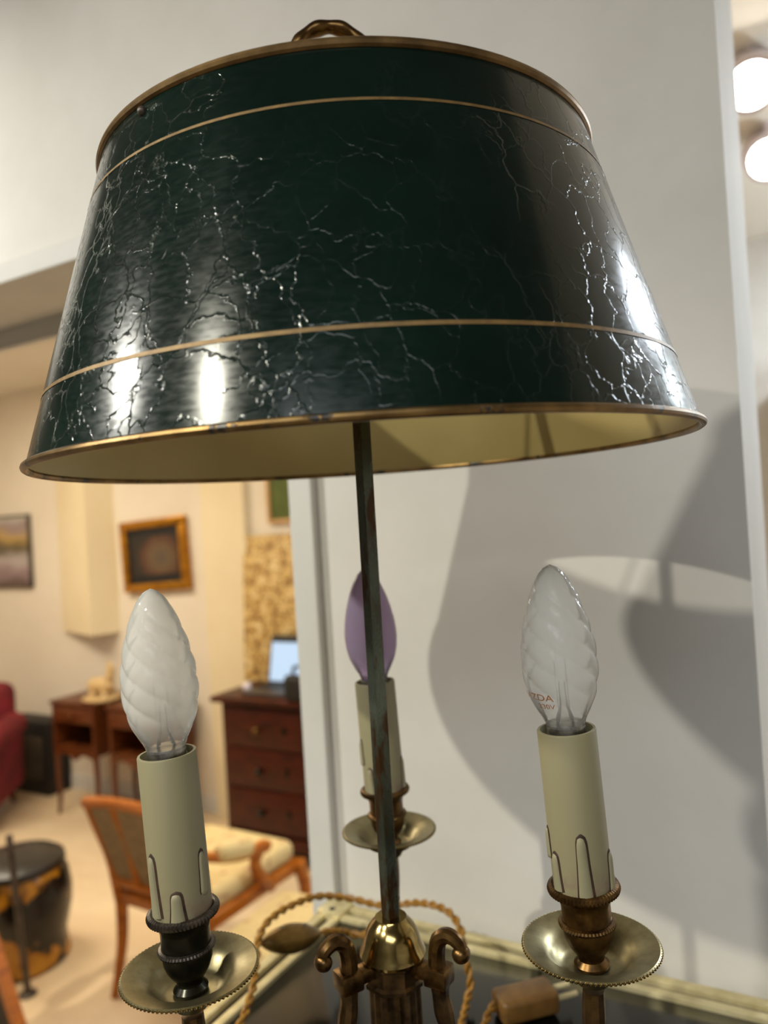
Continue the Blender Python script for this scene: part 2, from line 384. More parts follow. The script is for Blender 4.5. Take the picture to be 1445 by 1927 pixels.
for sx, sy in ((-1, 1), (1, 1), (-1, -1), (1, -1)):
    px = (x0-.0265 if sx < 0 else x1-.0005); py = (y1-.0005 if sy > 0 else y0-.0265)
    cp = mk('corner_plate', B(px, px+.027, py, py+.027, TZ-.009, TZ+.0060, bev=.001), 'brass_pale', cab)
    bm = capped([(.0032, TZ+.0052), (.0032, TZ+.0064)], 14)
    mk('screw_head', bm, 'dark_groove', cp, loc=(px+.0135, py+.008, 0))

# ------------------------------------------------------------------ bouillotte lamp
LX, LY = -.2045, .3497
lamp = tag(empty('table_lamp', (LX, LY, TZ), YAW), 'three candle brass table lamp under a crackled dark green metal shade', 'lamp')
Z = lambda h: h+.382     # height below / above the lens -> height over the cabinet top
# base and fluted column (below the frame)
mk('base', capped([(.082, .0), (.084, .003), (.082, .008), (.074, .011), (.066, .010), (.050, .012), (.036, .020), (.026, .030), (.021, .040), (.0175, .046)], 64), 'bronze_column', lamp)
flute = lambda r, z, th: (r*(1-.07*abs(math.sin(9*th))), 0)
mk('column', capped([(.0150, .045), (.0150, .048), (.0140, .050), (.0136, Z(-.243)), (.0140, Z(-.2425))], 144, flute), 'bronze_column', lamp, angle=25)
mk('collar', capped([(.0140, Z(-.2450)), (.0160, Z(-.2445)), (.0162, Z(-.2425)), (.0146, Z(-.2415)), (.0146, Z(-.2335)), (.0158, Z(-.2325)), (.0158, Z(-.2305))], 8), 'bronze_column', lamp, rot=(0, 0, PI/8), angle=20)
mk('dome_cap', capped([(.0150, Z(-.2312)), (.0170, Z(-.2306)), (.0175, Z(-.2290)), (.0169, Z(-.2274)), (.0159, Z(-.2255)), (.0151, Z(-.2225)), (.0141, Z(-.2190)), (.0125, Z(-.2156)), (.0105, Z(-.2131)), (.0090, Z(-.2116)), (.0084, Z(-.2105))], 56), 'brass_bright', lamp)
mk('stem', B(-.0035, .0035, -.0035, .0035, Z(-.2115), Z(.236), bev=.0005), 'stem_patina', lamp, rot=(0, 0, math.radians(38)), smooth=False)
ring = mk('ring_handle', bmesh.new(), 'bronze_brown', lamp)
bm = bmesh.new(); n = 96; m = 12; rr = []
for i in range(n):
    a = 2*PI*i/n; R0 = .0203; r0 = .0036*(1+.10*math.cos(10*a))
    rr.append([bm.verts.new(((R0+r0*math.cos(2*PI*k/m))*math.cos(a), r0*1.15*math.sin(2*PI*k/m), (R0+r0*math.cos(2*PI*k/m))*math.sin(a))) for k in range(m)])
for i in range(n):
    for k in range(m): bm.faces.new((rr[i][k], rr[i][(k+1) % m], rr[(i+1) % n][(k+1) % m], rr[(i+1) % n][k]))
bm.to_mesh(ring.data); bm.free(); ring.data.polygons.foreach_set('use_smooth', [True]*len(ring.data.polygons))
ring.location = (-.0045, 0, Z(.2445)); ring.rotation_euler = (0, 0, math.radians(6))
mk('ring_boss', capped([(.0065, Z(.206)), (.0080, Z(.209)), (.0062, Z(.213)), (.0078, Z(.219)), (.0050, Z(.224)), (.0035, Z(.227))], 24), 'bronze_brown', lamp)

# arms
AZ = (math.radians(210), math.radians(330), math.radians(90)); RA = .1067
def arm_mesh():
    P = [(.0270, 0, Z(-.236)), (.0275, 0, Z(-.248)), (.0310, 0, Z(-.262)), (.0390, 0, Z(-.282)), (.0530, 0, Z(-.301)), (.0720, 0, Z(-.311)), (.0900, 0, Z(-.303)), (.1010, 0, Z(-.280)), (.1052, 0, Z(-.250)), (RA, 0, Z(-.222))]
    return tube(crom(P, 6), lambda s: .0052-.0012*math.sin(PI*s)+(.0004*math.cos(40*s)), 10)
def scroll_mesh():
    P = [(.0265, 0, Z(-.233)), (.0262, 0, Z(-.224)), (.0282, 0, Z(-.2165)), (.0335, 0, Z(-.2135)), (.0388, 0, Z(-.2160)), (.0405, 0, Z(-.2205))]
    bm = tube(crom(P, 6), lambda s: .0048-.0014*s, 10); ball(bm, (.0402, 0, Z(-.2212)), .0046, 1, 1.15, 1); return bm
def block_mesh():
    bm = bmesh.new(); box(bm, .0205, .0330, -.0062, .0062, Z(-.2395), Z(-.2300), bev=.0012); box(bm, .010, .0215, -.0040, .0040, Z(-.2380), Z(-.2310), bev=.0008); return bm
for k, az in enumerate(AZ):
    a = mk('arm', arm_mesh(), 'bronze_column', lamp, rot=(0, 0, az))
    mk('arm_socket', block_mesh(), 'bronze_brown', a); mk('scroll', scroll_mesh(), 'bronze_brown', a)

bulb_prof = []
def bulb_r(s):     # s 0 (neck) .. 1 (tip), flame shape
    pts = ((0, .0086), (.05, .0098), (.11, .0124), (.19, .0152), (.29, .0170), (.40, .0176), (.52, .0169), (.65, .0149), (.77, .0122), (.87, .0091), (.94, .0062), (.98, .0034), (1, .0))
    for (a, ra), (b, rb) in zip(pts, pts[1:]):
        if a <= s <= b:
            t = (s-a)/(b-a); return ra+(rb-ra)*t
    return 0
def sm_bulb_r(s): return sum(bulb_r(min(1, max(0, s+d*.02))) for d in (-1, 0, 1))/3 if s < .97 else bulb_r(s)
BH = .0745
def bulb_mesh(twist):
    prof = [(max(1e-6, sm_bulb_r(k/90)), BH*k/90) for k in range(91)]
    def fn(r, z, th):
        s = z/BH; amt = .07*max(0, min(1, (s-.10)/.15))*max(0, min(1, (.97-s)/.25)) if twist else 0
        ph = 6*th+twist*s*40.0; wv = abs(math.sin(ph/2))**.7
        return (r*(1-amt+amt*wv), 0)
    return lathe(prof, 120, fn)
def beads(R, z, n, r):
    bm = bmesh.new()
    for i in range(n):
        a = 2*PI*i/n; b2 = bmesh.new(); bmesh.ops.create_icosphere(b2, subdivisions=1, radius=r)
        bmesh.ops.transform(b2, matrix=Matrix.Translation((R*math.cos(a), R*math.sin(a), z)), verts=b2.verts); join(bm, b2)
    return bm
gad = lambda N, A: (lambda r, z, th: (r*(1+A*abs(math.cos(N*th/2))), 0))
tilt = (-2.6, -2.7, -2.0)
sides = ('left', 'right', 'back')
drips = (((230, .003, .031, .0034), (277, .0, .014, .0036), (336, .008, .029, .0026), (110, .0, .022, .0028)),
         ((262, .0, .029, .0034), (203, .002, .019, .0030), (330, .001, .018, .0030), (90, .0, .022, .003), (180, .014, .029, .0022)),
         ((232, .0, .018, .0030), (345, .002, .022, .0030), (200, .018, .036, .0026)))
cups = ('bronze_green', 'bronze_brown', 'bronze_brown')
hb = (-.2009, -.2007, -.2077)
SR = .0134
bead_me = None
for k, az in enumerate(AZ):
    ax, ay = RA*math.cos(az), RA*math.sin(az); d = hb[k]+.2008
    dish = mk('drip_dish', lathe([(.0034, Z(-.2185)), (.0075, Z(-.2180)), (.0095, Z(-.2135)), (.0150, Z(-.2110)), (.0185, Z(-.2070)), (.0220, Z(-.2040)), (.0305, Z(-.2018)), (.0311, Z(-.2008)), (.0303, Z(-.2004)), (.0220, Z(-.2026)), (.0180, Z(-.2058)), (.0150, Z(-.2096)), (.0110, Z(-.2110)), (.0034, Z(-.2112))], 72, closed=True), 'brass_bobeche', lamp, loc=(ax, ay, d))
    tag(mk('bead_trim', beads(.0308, Z(-.2013), 96, .00085), 'brass_bright', dish), kind='stuff')
    tz = Z(-.2112)+d      # pivot of the leaning candle
    c = mk('candle_cup', capped([(.0062, 0), (.0078, .0006), (.0080, .0018), (.0060, .0040), (.0062, .0058), (.0078, .0078), (.0098, .0110), (.0111, .0145), (.0114, .0180), (.0112, .0200), (.0112, .0290), (.0120, .0318), (.0140, .0345), (.0146, .0360), (.0146, .0372), (.0136, .0378)], 56), cups[k], lamp, loc=(ax, ay, tz), rot=(0, math.radians(tilt[k]), 0))
    mk('beaded_ring', lathe([(.0112+.0016*math.cos(2*PI*q/8), .0205+.0014*math.sin(2*PI*q/8)) for q in range(8)], 168, gad(56, .035), closed=True), 'pewter' if k == 0 else cups[k], c)
    mk('gadroon_rim', lathe([(.0141+.0018*math.cos(2*PI*q/8), .0365+.0021*math.sin(2*PI*q/8)) for q in range(8)], 180, gad(60, .05), closed=True), 'pewter' if k == 0 else cups[k], c)
    M = Matrix.Translation((ax, ay, tz)) @ Euler((0, math.radians(tilt[k]), 0)).to_matrix().to_4x4()
    top = .1098
    sl = mk('candle_sleeve', lathe([(SR-.0012, 0), (SR, .0004), (SR, top-.0373-.0003), (SR-.0003, top-.037), (SR-.0014, top-.037), (SR-.0016, top-.05)], 56), 'sleeve_cream', lamp, loc=M @ Vector((0, 0, .0370)), rot=(0, math.radians(tilt[k]), 0))
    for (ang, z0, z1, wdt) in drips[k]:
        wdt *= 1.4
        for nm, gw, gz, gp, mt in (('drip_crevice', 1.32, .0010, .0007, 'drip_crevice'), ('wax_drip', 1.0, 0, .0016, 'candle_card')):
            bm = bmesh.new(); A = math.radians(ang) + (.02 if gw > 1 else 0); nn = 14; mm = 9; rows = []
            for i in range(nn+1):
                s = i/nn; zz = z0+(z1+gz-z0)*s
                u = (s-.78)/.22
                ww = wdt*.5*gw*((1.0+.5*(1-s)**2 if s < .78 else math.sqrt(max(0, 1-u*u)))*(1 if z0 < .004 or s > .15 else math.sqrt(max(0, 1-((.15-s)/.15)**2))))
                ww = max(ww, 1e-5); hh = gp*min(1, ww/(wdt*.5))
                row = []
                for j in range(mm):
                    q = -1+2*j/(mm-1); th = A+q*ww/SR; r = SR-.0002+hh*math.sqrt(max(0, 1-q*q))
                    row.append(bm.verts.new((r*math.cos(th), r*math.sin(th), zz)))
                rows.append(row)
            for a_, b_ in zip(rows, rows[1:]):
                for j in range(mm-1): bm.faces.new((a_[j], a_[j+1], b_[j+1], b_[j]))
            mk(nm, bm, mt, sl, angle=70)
    purple = (k == 2)
    bl = mk('bulb', bulb_mesh(0 if purple else 1.0), 'bulb_purple' if purple else 'bulb_frosted', lamp, loc=M @ Vector((0, 0, top+.0015)), rot=(0, math.radians(tilt[k]), .4*k))
    tag(bl, ('twisted frosted flame bulb', 'twisted frosted flame bulb with orange print', 'smooth purple flame bulb')[k])
    mk('bulb_cap', capped([(.0080, -.022), (.0088, -.021), (.0088, .0004), (.0086, .0012)], 40), 'steel', bl)
    bm = capped([(.0046, .001), (.0040, .004), (.0020, .009), (.0016, .020)], 16); mk('glass_mount', bm, 'clear_glass', bl)
    bm = tube([Vector((-.003, 0, .002)), Vector((-.003, 0, .030))], .00022, 6); tube([Vector((.003, 0, .002)), Vector((.003, 0, .030))], .00022, 6, bm); mk('lead_wires', bm, 'steel', bl)
    if k == 1:
        bm = bmesh.new()
        for txt, size, z, ang0 in (('MAZDA', .0044, .0150, 1.0), ('230V', .0032, .0112, 1.0)):
            cu = bpy.data.curves.new('print', 'FONT'); cu.body = txt; cu.size = size; cu.align_x = 'RIGHT'
            to = bpy.data.objects.new('print', cu); COL.objects.link(to)
            dg = bpy.context.evaluated_depsgraph_get(); me = to.evaluated_get(dg).to_mesh()
            b2 = bmesh.new(); b2.from_mesh(me)
            for v in b2.verts:
                zz = z+v.co.y; r = sm_bulb_r(zz/BH)+.00025; th = math.radians(243)-.4*k+v.co.x/.0118
                v.co = (r*math.cos(th), r*math.sin(th), zz)
            to.evaluated_get(dg).to_mesh_clear(); join(bm, b2); bpy.data.objects.remove(to); bpy.data.curves.remove(cu)
        mk('printed_lettering', bm, 'print_orange', bl, smooth=False)

# shade
HB, HT = .0335, .1779
shade = mk('shade', lathe([(.1656-(.1656-.1238)*q/24, (HT-HB)*q/24) for q in range(25)], 160), 'lacquer_green', lamp, loc=(.002, 0, Z(HB)), rot=(.0076, -.0109, 0), angle=80)
tag(shade, 'dark green lacquered metal shade with crackled varnish and gold lines')
dz = HT-HB
mk('lining', lathe([(.1648-(.1656-.1238)*q/12, dz*q/12) for q in range(13)], 160), 'lining_cream', shade, angle=80)
mk('bottom_rim', torus(.1657, .0018, .0005, 160), 'gold_rim_worn', shade)
mk('top_rim', torus(.1240, .0021, dz, 160), 'gold_rim', shade)
for s, hw in ((.172, .0006), (.784, .0008)):     # parameter from the top down
    r = lambda q: .1238+(.1656-.1238)*q+.00025; zc = dz*(1-s)
    mk('gold_line', lathe([(.1656-(.1656-.1238)*(z/dz)+.00022, z) for z in (zc-hw, zc+hw)], 160), 'gold_line', shade, angle=80)
bm = bmesh.new(); a = math.radians(231); ball(bm, (.1258*math.cos(a), .1258*math.sin(a), dz-.0058), .0021); mk('rivet', bm, 'steel_dark', shade)
bm = torus(.0070, .0012, dz+.0, 32, 8)
for i in range(3):
    a = math.radians(90+120*i); tube([Vector((.0065*math.cos(a), .0065*math.sin(a), dz)), Vector((.1235*math.cos(a), .1235*math.sin(a), dz))], .0012, 8, bm)
mk('spider', bm, 'steel_dark', shade)

# ------------------------------------------------------------------ twisted cord with switch and plug
cord = tag(empty('power_cord', (LX, LY+.2, TZ)), 'twisted gold fabric cord with brown switch and plug on cabinet top', 'cord')
def W2(p): return Vector(p)-Vector((LX, LY+.2, TZ))
def twisted(pts, name='twisted_wire'):
    c = crom([W2(p) for p in pts], 14); fr = frames(c); L = 0; bm = bmesh.new(); acc = []
    for i, f in enumerate(fr):
        if i: L += (f[0]-fr[i-1][0]).length
        acc.append(L)
    for s in (0, PI):
        tube([p+(a*math.cos(2*PI*acc[i]/.019+s)+b*math.sin(2*PI*acc[i]/.019+s))*.00175 for i, (p, t, a, b) in enumerate(fr)], .00165, 7, bm)
    mk(name, bm, 'cord_gold', cord)
loop = [(-.215, .440, TZ+.0048), (-.235, .48, TZ+.0048), (-.2497, .5362, TZ+.006), (-.251, .5469, 1.2541), (-.2563, .5497, 1.2735), (-.2621, .5579, 1.2867), (-.2777, .5664, 1.2944), (-.3059, .5736, 1.2918), (-.3439, .5754, 1.2813), (-.3735, .5704, 1.284), (-.3924, .5485, 1.2925), (-.4029, .5199, 1.2952), (-.406, .4953, 1.2945), (-.4038, .4794, 1.2891), (-.3965, .4662, 1.2828), (-.386, .4492, 1.2741), (-.3783, .4306, 1.2680), (-.3775, .4139, 1.258), (-.376, .38, 1.247), (-.34, .30, TZ+.0048), (-.30, .24, TZ+.0048), (-.20, .23, TZ+.0048), (-.11, .28, TZ+.0048), (-.10, .36, TZ+.0048), (-.17, .455, TZ+.0048), (-.2200, .5000, TZ+.005), (-.2270, .5208, TZ+.009), (-.2256, .5330, TZ+.012)]
twisted(loop)
twisted([(-.408, .487, 1.290), (-.4120, .4880, 1.283), (-.4131, .4913, 1.2772)])
twisted([(-.3924, .5485, 1.2612), (-.388, .566, 1.254), (-.3838, .5850, TZ+.0048), (-.355, .585, TZ+.0048), (-.31, .52, TZ+.0048), (-.27, .44, TZ+.0048), (-.24, .42, TZ+.0048)])
p0, p1 = W2((-.4131, .4905, 1.2765)), W2((-.3920, .5490, 1.2600)); ax_ = (p1-p0)
prof = [(1e-6, 0)]+[(.0118*math.sin(PI*min(.999, max(.001, q/20)))**.7, ax_.length*q/20) for q in range(1, 20)]+[(1e-6, ax_.length)]
sw = mk('switch', lathe(prof, 28), 'switch_bronze', cord, loc=p0, rot=ax_.to_track_quat('Z', 'Y').to_euler())
for zz in (.018, .042):
    mk('switch_screw', capped([(.0016, 0), (.0016, .0008)], 12), 'steel', sw, loc=(-.0030, .0112, zz), rot=(-PI/2, 0, 0))
pd = Vector((.0345, .0346, 0)).normalized(); pang = math.atan2(pd.y, pd.x)
pl = mk('plug', B(-.0235, .0235, -.0125, .0125, .0005, .0185, bev=.004, seg=3), 'plug_brown', cord, loc=W2((-.2075, .5500, TZ)), rot=(0, 0, pang))
for s in (-.0062, .0062):
    mk('pin', tube([Vector((.022, s, .0095)), Vector((.0405, s, .0095))], .0021, 10), 'brass_pale', pl)

# ------------------------------------------------------------------ far room
# pictures on the far wall
def picture(name, xc, zc, wd, ht, fw, matf, matp, label, cat='picture', rot=0.0, y=3.30, depth=.03):
    e = tag(empty(name, (xc, y, zc)), label, cat); e.rotation_euler = (0, rot, 0)
    for x0_, x1_, z0_, z1_ in ((-wd/2, wd/2, ht/2-fw, ht/2), (-wd/2, wd/2, -ht/2, -ht/2+fw), (-wd/2, -wd/2+fw, -ht/2+fw, ht/2-fw), (wd/2-fw, wd/2, -ht/2+fw, ht/2-fw)):
        mk('frame_bar', B(x0_, x1_, -depth, 0, z0_, z1_, bev=min(.008, fw*.3)), matf, e)
    cvs = mk('canvas', B(-wd/2+fw, wd/2-fw, -depth*.55, -.002, -ht/2+fw, ht/2-fw), matp, e, smooth=False)
    return e, cvs
picture('landscape_painting', -4.86, 1.548, .67, .49, .012, 'steel_dark', 'print_landscape', 'blurred river landscape painting in a thin dark frame at the left edge')
e, cvs = picture('gilt_framed_picture', -3.385, 1.487, .525, .428, .050, 'gilt_frame', 'black_matte', 'small dark picture in a wide gilt frame hanging askew', rot=math.radians(-2.6), depth=.045)
mk('printed_image', B(-.185, .185, -.026, -.0245, -.115, .115), 'print_shell', e, smooth=False)
picture('green_picture', -2.30, 1.92, .47, .58, .022, 'frame_tan', 'green_paint', 'dark green picture in a thin tan frame above the mottled panel')
# leaning mottled panel
pan = tag(empty('mottled_panel', (-2.33, 3.205, .795)), 'tall mottled beige and brown panel leaning behind the laptop', 'artwork'); pan.rotation_euler = (math.radians(-4.2), 0, 0)
mk('panel_board', B(-.37, .37, 0, .018, 0, .78, bev=.003), 'print_mottled', pan)

# chest of drawers
ch = tag(empty('chest_of_drawers', (-2.12, 2.88, 0)), 'dark mahogany chest of drawers beside the white wall end', 'chest')
mk('carcass', B(-.47, .47, .012, .36, .12, .765, bev=.004), 'wood_mahogany', ch)
mk('top', B(-.51, .51, -.03, .37, .765, .795, bev=.008), 'wood_mahogany', ch)
bm = bmesh.new(); n = 24; top_, bot_ = [], []
for i in range(n+1):
    x = -.47+.94*i/n; t = abs(x)/.47; z = .0 if t > .82 else .085*(1-(t/.82)**3)**.5
    top_.append((x, .14)); bot_.append((x, z))
F1 = [bm.verts.new((x, .0, z)) for x, z in top_]; F2 = [bm.verts.new((x, .0, z)) for x, z in bot_]
G1 = [bm.verts.new((x, .03, z)) for x, z in top_]; G2 = [bm.verts.new((x, .03, z)) for x, z in bot_]
for i in range(n):
    for q in ((F1, F2), (G1, G2)): bm.faces.new((q[0][i], q[0][i+1], q[1][i+1], q[1][i]))
    bm.faces.new((F1[i], F1[i+1], G1[i+1], G1[i])); bm.faces.new((F2[i], F2[i+1], G2[i+1], G2[i]))
for i in (0, n): bm.faces.new((F1[i], F2[i], G2[i], G1[i]))
mk('apron', bm, 'wood_mahogany', ch, smooth=False)
for sx in (-.44, .40): mk('back_foot', B(sx, sx+.04, .31, .35, 0, .13), 'wood_mahogany', ch)
for z0_, z1_ in ((.555, .745), (.360, .545), (.160, .350)):
    dr = mk('drawer', B(-.44, .44, -.004, .02, z0_, z1_, bev=.004), 'wood_mahogany', ch)
    for x in (-.24, -.08, .08, .26):
        if abs(x) == .08:
            mk('keyhole_plate', B(x-.012, x+.012, -.008, .0, (z0_+z1_)/2-.02, (z0_+z1_)/2+.02, bev=.002), 'bronze_green', dr); continue
        kb = mk('knob', capped([(.019, 0), (.019, .004), (.009, .006), (.007, .012), (.014, .018), (.015, .023), (.010, .028)], 18), 'bronze_brown' if z0_ > .5 else 'bronze_green', dr, loc=(x, -.004, (z0_+z1_)/2-.01), rot=(PI/2, 0, 0))

# laptop and small things on the chest
lap = tag(empty('laptop', (-2.30, 3.10, .795), 0), 'open grey laptop with glowing pale blue screen on the chest', 'laptop')
mk('keyboard_base', B(-.18, .18, -.19, .03, 0, .016, bev=.004), 'laptop_grey', lap)
lid = mk('lid', B(-.18, .18, 0, .010, 0, .245, bev=.004), 'black_matte', lap, loc=(0, .03, .014), rot=(math.radians(-12), 0, 0))
mk('screen', B(-.170, .170, -.0015, .0, .012, .208), 'screen_glow', lid, smooth=False)
mk('keys', B(-.165, .165, -.10, .005, .016, .018), 'black_matte', lap, smooth=False)
bm = bmesh.new(); ball(bm, (0, 0, .022), .022); box(bm, -.012, .012, -.012, .012, 0, .006)
tag(mk('white_ball', bm, 'white_plastic', loc=(-2.505, 2.99, .795)), 'small pale round ball at the left corner of the laptop', 'ball')
bm = bmesh.new(); box(bm, -.10, .10, -.028, .028, 0, .125, bev=.026, seg=4)
bag = tag(mk('black_pouch', bm, 'black_matte', loc=(-2.08, 2.878, .795)), 'rounded black pouch in front of the laptop screen', 'pouch')
bm = tube(crom([(-.05, 0, .12), (-.04, 0, .16), (.04, 0, .16), (.05, 0, .12)], 6), .008, 8); mk('handle', bm, 'black_matte', bag)

# two bedside tables
def nightstand(x, label):
    e = tag(empty('bedside_table', (x, 2.95, 0)), label, 'table', 'matching wooden bedside tables against the far wall')
    w, d = .355, .30
    for sx in (-1, 1):
        for sy in (0, 1):
            xx = sx*(w/2-.014); yy = .014+sy*(d-.028)
            P = [Vector((xx, yy, .36)), Vector((xx+sx*.004, yy, .22)), Vector((xx-sx*.002, yy, .10)), Vector((xx+sx*.006, yy-(.006 if sy == 0 else -.006), 0))]
            mk('leg', tube(crom(P, 5), lambda s: .018-.008*s, 8), 'wood_walnut', e)
    mk('top', B(-w/2-.012, w/2+.012, -.012, d+.008, .648, .668, bev=.005), 'wood_walnut', e)
    for sx in (-1, 1): mk('side_panel', B(sx*w/2-(.018 if sx > 0 else 0), sx*w/2+(.018 if sx < 0 else 0), 0, d, .36, .648), 'wood_walnut', e)
    mk('back_panel', B(-w/2+.018, w/2-.018, d-.012, d, .36, .648), 'niche_dark', e, smooth=False)
    mk('shelf', B(-w/2+.018, w/2-.018, 0, d-.012, .385, .400), 'wood_walnut', e)
    dr = mk('drawer', B(-w/2+.018, w/2-.018, -.004, .24, .545, .640, bev=.004), 'wood_walnut', e)
    mk('knob', capped([(.006, 0), (.005, .008), (.010, .014), (.006, .020)], 12), 'bronze_brown', dr, loc=(0, -.004, .592), rot=(PI/2, 0, 0))
    bm = bmesh.new(); n = 20; a, b = [], []
    for i in range(n+1):
        xx = -w/2+.016+(w-.032)*i/n; t = abs(2*i/n-1); a.append((xx, .388)); b.append((xx, .340+.022*math.sin(PI*(1-t))*(1 if t > .3 else 1)-.012*(1 if t < .12 else 0)))
    A = [bm.verts.new((x_, 0, z_)) for x_, z_ in a]; Bv = [bm.verts.new((x_, 0, z_)) for x_, z_ in b]
    C = [bm.verts.new((x_, .018, z_)) for x_, z_ in a]; Dv = [bm.verts.new((x_, .018, z_)) for x_, z_ in b]
    for i in range(n):
        bm.faces.new((A[i], A[i+1], Bv[i+1], Bv[i])); bm.faces.new((C[i], C[i+1], Dv[i+1], Dv[i])); bm.faces.new((Bv[i], Bv[i+1], Dv[i+1], Dv[i])); bm.faces.new((A[i], A[i+1], C[i+1], C[i]))
    mk('apron', bm, 'wood_walnut', e, smooth=False)
    return e
nightstand(-3.775, 'walnut bedside table with open niche, beige figurine on top')
nightstand(-3.30, 'walnut bedside table with bare top right of the one with figurine')
bm = bmesh.new()
ball(bm, (0, 0, .075), .062, 1.5, .8, .75); ball(bm, (-.06, 0, .07), .05, 1, .9, .9)
tube(crom([(.045, 0, .09), (.068, 0, .13), (.072, 0, .165), (.060, 0, .180)], 6), lambda s: .032-.014*s, 10, bm)
ball(bm, (.078, 0, .182), .022, 1.5, .9, .9); ball(bm, (.062, .010, .205), .008, .6, .6, 1.8); ball(bm, (.062, -.010, .205), .008, .6, .6, 1.8)
for dx in (-.06, .04):
    for dy in (-.03, .03): tube([Vector((dx, dy, .06)), Vector((dx+.02, dy*1.3, .012))], .014, 8, bm)
ball(bm, (-.115, 0, .07), .014)
fig = tag(mk('animal_figurine', bm, 'ceramic_beige', loc=(-3.64, 3.06, .676)), 'beige ceramic animal figurine with upright neck on the bedside table', 'figurine')
mk('plinth', lathe([(1e-6, -.008), (.10, -.008), (.115, .004), (.112, .010), (.09, .012), (1e-6, .012)], 32), 'ceramic_beige', fig)

# red armchair at the left edge
red = tag(empty('red_armchair', (-4.47, 2.62, 0), math.radians(38)), 'dark red velvet armchair cut off by the left edge', 'armchair')
mk('seat_base', B(-.30, .30, -.30, .30, .10, .32, bev=.03, seg=3), 'velvet_red', red)
mk('seat_cushion', B(-.22, .22, -.33, .18, .31, .42, bev=.045, seg=4), 'velvet_red', red)
bm = bmesh.new(); box(bm, -.30, .30, .16, .32, .28, .76, bev=.075, seg=5); mk('backrest', bm, 'velvet_red', red, rot=(math.radians(-4), 0, 0))
for sx in (-1, 1):
    bm = bmesh.new(); box(bm, sx*.30-.055, sx*.30+.055, -.32, .24, .12, .48, bev=.03, seg=3)
    b2 = tube([Vector((sx*.31, -.33, .49)), Vector((sx*.31, .22, .49))], .075, 18); join(bm, b2); mk('arm', bm, 'velvet_red', red)
    for y in (-.26, .26): mk('foot', tube([Vector((sx*.26, y, .11)), Vector((sx*.265, y*1.02, 0))], lambda s: .022-.006*s, 10), 'wood_walnut', red)
# dark box against the wall
bx = tag(empty('dark_heater_box', (-4.47, 3.12, 0)), 'dark box with grey front panel standing between red armchair and bedside table', 'box')
mk('casing', B(-.22, .22, .0, .17, 0, .46, bev=.008), 'black_matte', bx)
mk('front_panel', B(-.18, .18, -.008, .002, .10, .37, bev=.006), 'box_grey', bx)

# orange wood armchair (back towards us)
def armchair(loc, rz, label):
    e = tag(empty('wood_armchair', loc, rz), label, 'armchair')
    # faces +x; width along y
    for sy in (-1, 1):
        P = [(-.20, sy*.21, .36), (-.205, sy*.21, .20), (-.225, sy*.215, .08), (-.245, sy*.22, 0)]
        mk('leg', tube(crom(P, 5), lambda s: .023-.009*s, 10), 'wood_orange', e)
        P = [(.25, sy*.235, .35), (.27, sy*.245, .24), (.25, sy*.235, .10), (.265, sy*.245, 0)]
        mk('leg', tube(crom(P, 5), lambda s: .027-.011*s, 10), 'wood_orange', e)
        P = [(-.205, sy*.215, .33), (-.225, sy*.225, .48), (-.262, sy*.235, .60), (-.300, sy*.235, .705)]
        mk('back_post', tube(crom(P, 6), .018, 10), 'wood_orange', e)
        P = [(-.250, sy*.230, .575), (-.15, sy*.262, .535), (-.06, sy*.275, .515), (.00, sy*.275, .520), (.03, sy*.275, .505)]
        a = mk('arm', tube(crom(P, 6), lambda s: .017+.010*max(0, s-.8)*5*.5, 10), 'wood_orange', e)
        mk('arm_pad', tube(crom([(-.19, sy*.256, .565), (-.16, sy*.262, .560), (-.08, sy*.273, .542), (-.05, sy*.275, .530)], 6), lambda s: .010+.024*math.sin(PI*min(.97, max(.05, s)))**.5, 12), 'fabric_floral', a)
        P = [(.00, sy*.275, .510), (-.03, sy*.272, .47), (.00, sy*.265, .41), (.07, sy*.250, .345)]
        mk('arm_support', tube(crom(P, 6), lambda s: .019+.005*s, 10), 'wood_orange', e)
    bm = tube(crom([(-.300, -.245, .700), (-.315, -.12, .722), (-.318, 0, .728), (-.315, .12, .722), (-.300, .245, .700)], 6), .019, 10)
    mk('top_rail', bm, 'wood_orange', e)
    mk('lower_rail', tube([Vector((-.215, -.215, .40)), Vector((-.215, .215, .40))], .017, 10), 'wood_orange', e)
    bm = bmesh.new(); nu, nv = 8, 8; g = []
    for k_ in range(2):
        gg = []
        for i in range(nu+1):
            row = []
            for j in range(nv+1):
                u = i/nu; v = j/nv; z = .405+.30*u; y = (-1+2*v)*.215; x = -.216-.090*u-.008*u*u
                bul = math.sin(PI*u)*math.sin(PI*v); x += (.030+.03*bul) if k_ else -.012*bul
                row.append(bm.verts.new((x, y, z)))
            gg.append(row)
        g.append(gg)
        for i in range(nu):
            for j in range(nv): bm.faces.new((gg[i][j], gg[i][j+1], gg[i+1][j+1], gg[i+1][j]))
    for i in range(nu):
        for j in (0, nv): bm.faces.new((g[0][i][j], g[0][i+1][j], g[1][i+1][j], g[1][i][j]))
    for j in range(nv):
        for i in (0, nu): bm.faces.new((g[0][i][j], g[0][i][j+1], g[1][i][j+1], g[1][i][j]))
    mk('back_upholstery', bm, 'fabric_taupe', e)
    mk('back_slat', tube(crom([(-.224, .085, .40), (-.262, .085, .56), (-.318, .085, .715)], 5), .013, 8), 'wood_orange', e)
    bm = bmesh.new(); box(bm, -.215, .265, -.24, .24, .315, .362, bev=.012); mk('seat_rail', bm, 'wood_orange', e)
    bm = bmesh.new(); box(bm, -.20, .255, -.225, .225, .355, .435, bev=.035, seg=4); mk('seat_cushion', bm, 'fabric_floral', e)
    return e
armchair((-1.985, 2.075, 0), math.radians(88), 'orange wood armchair with taupe back panel turned away from us')
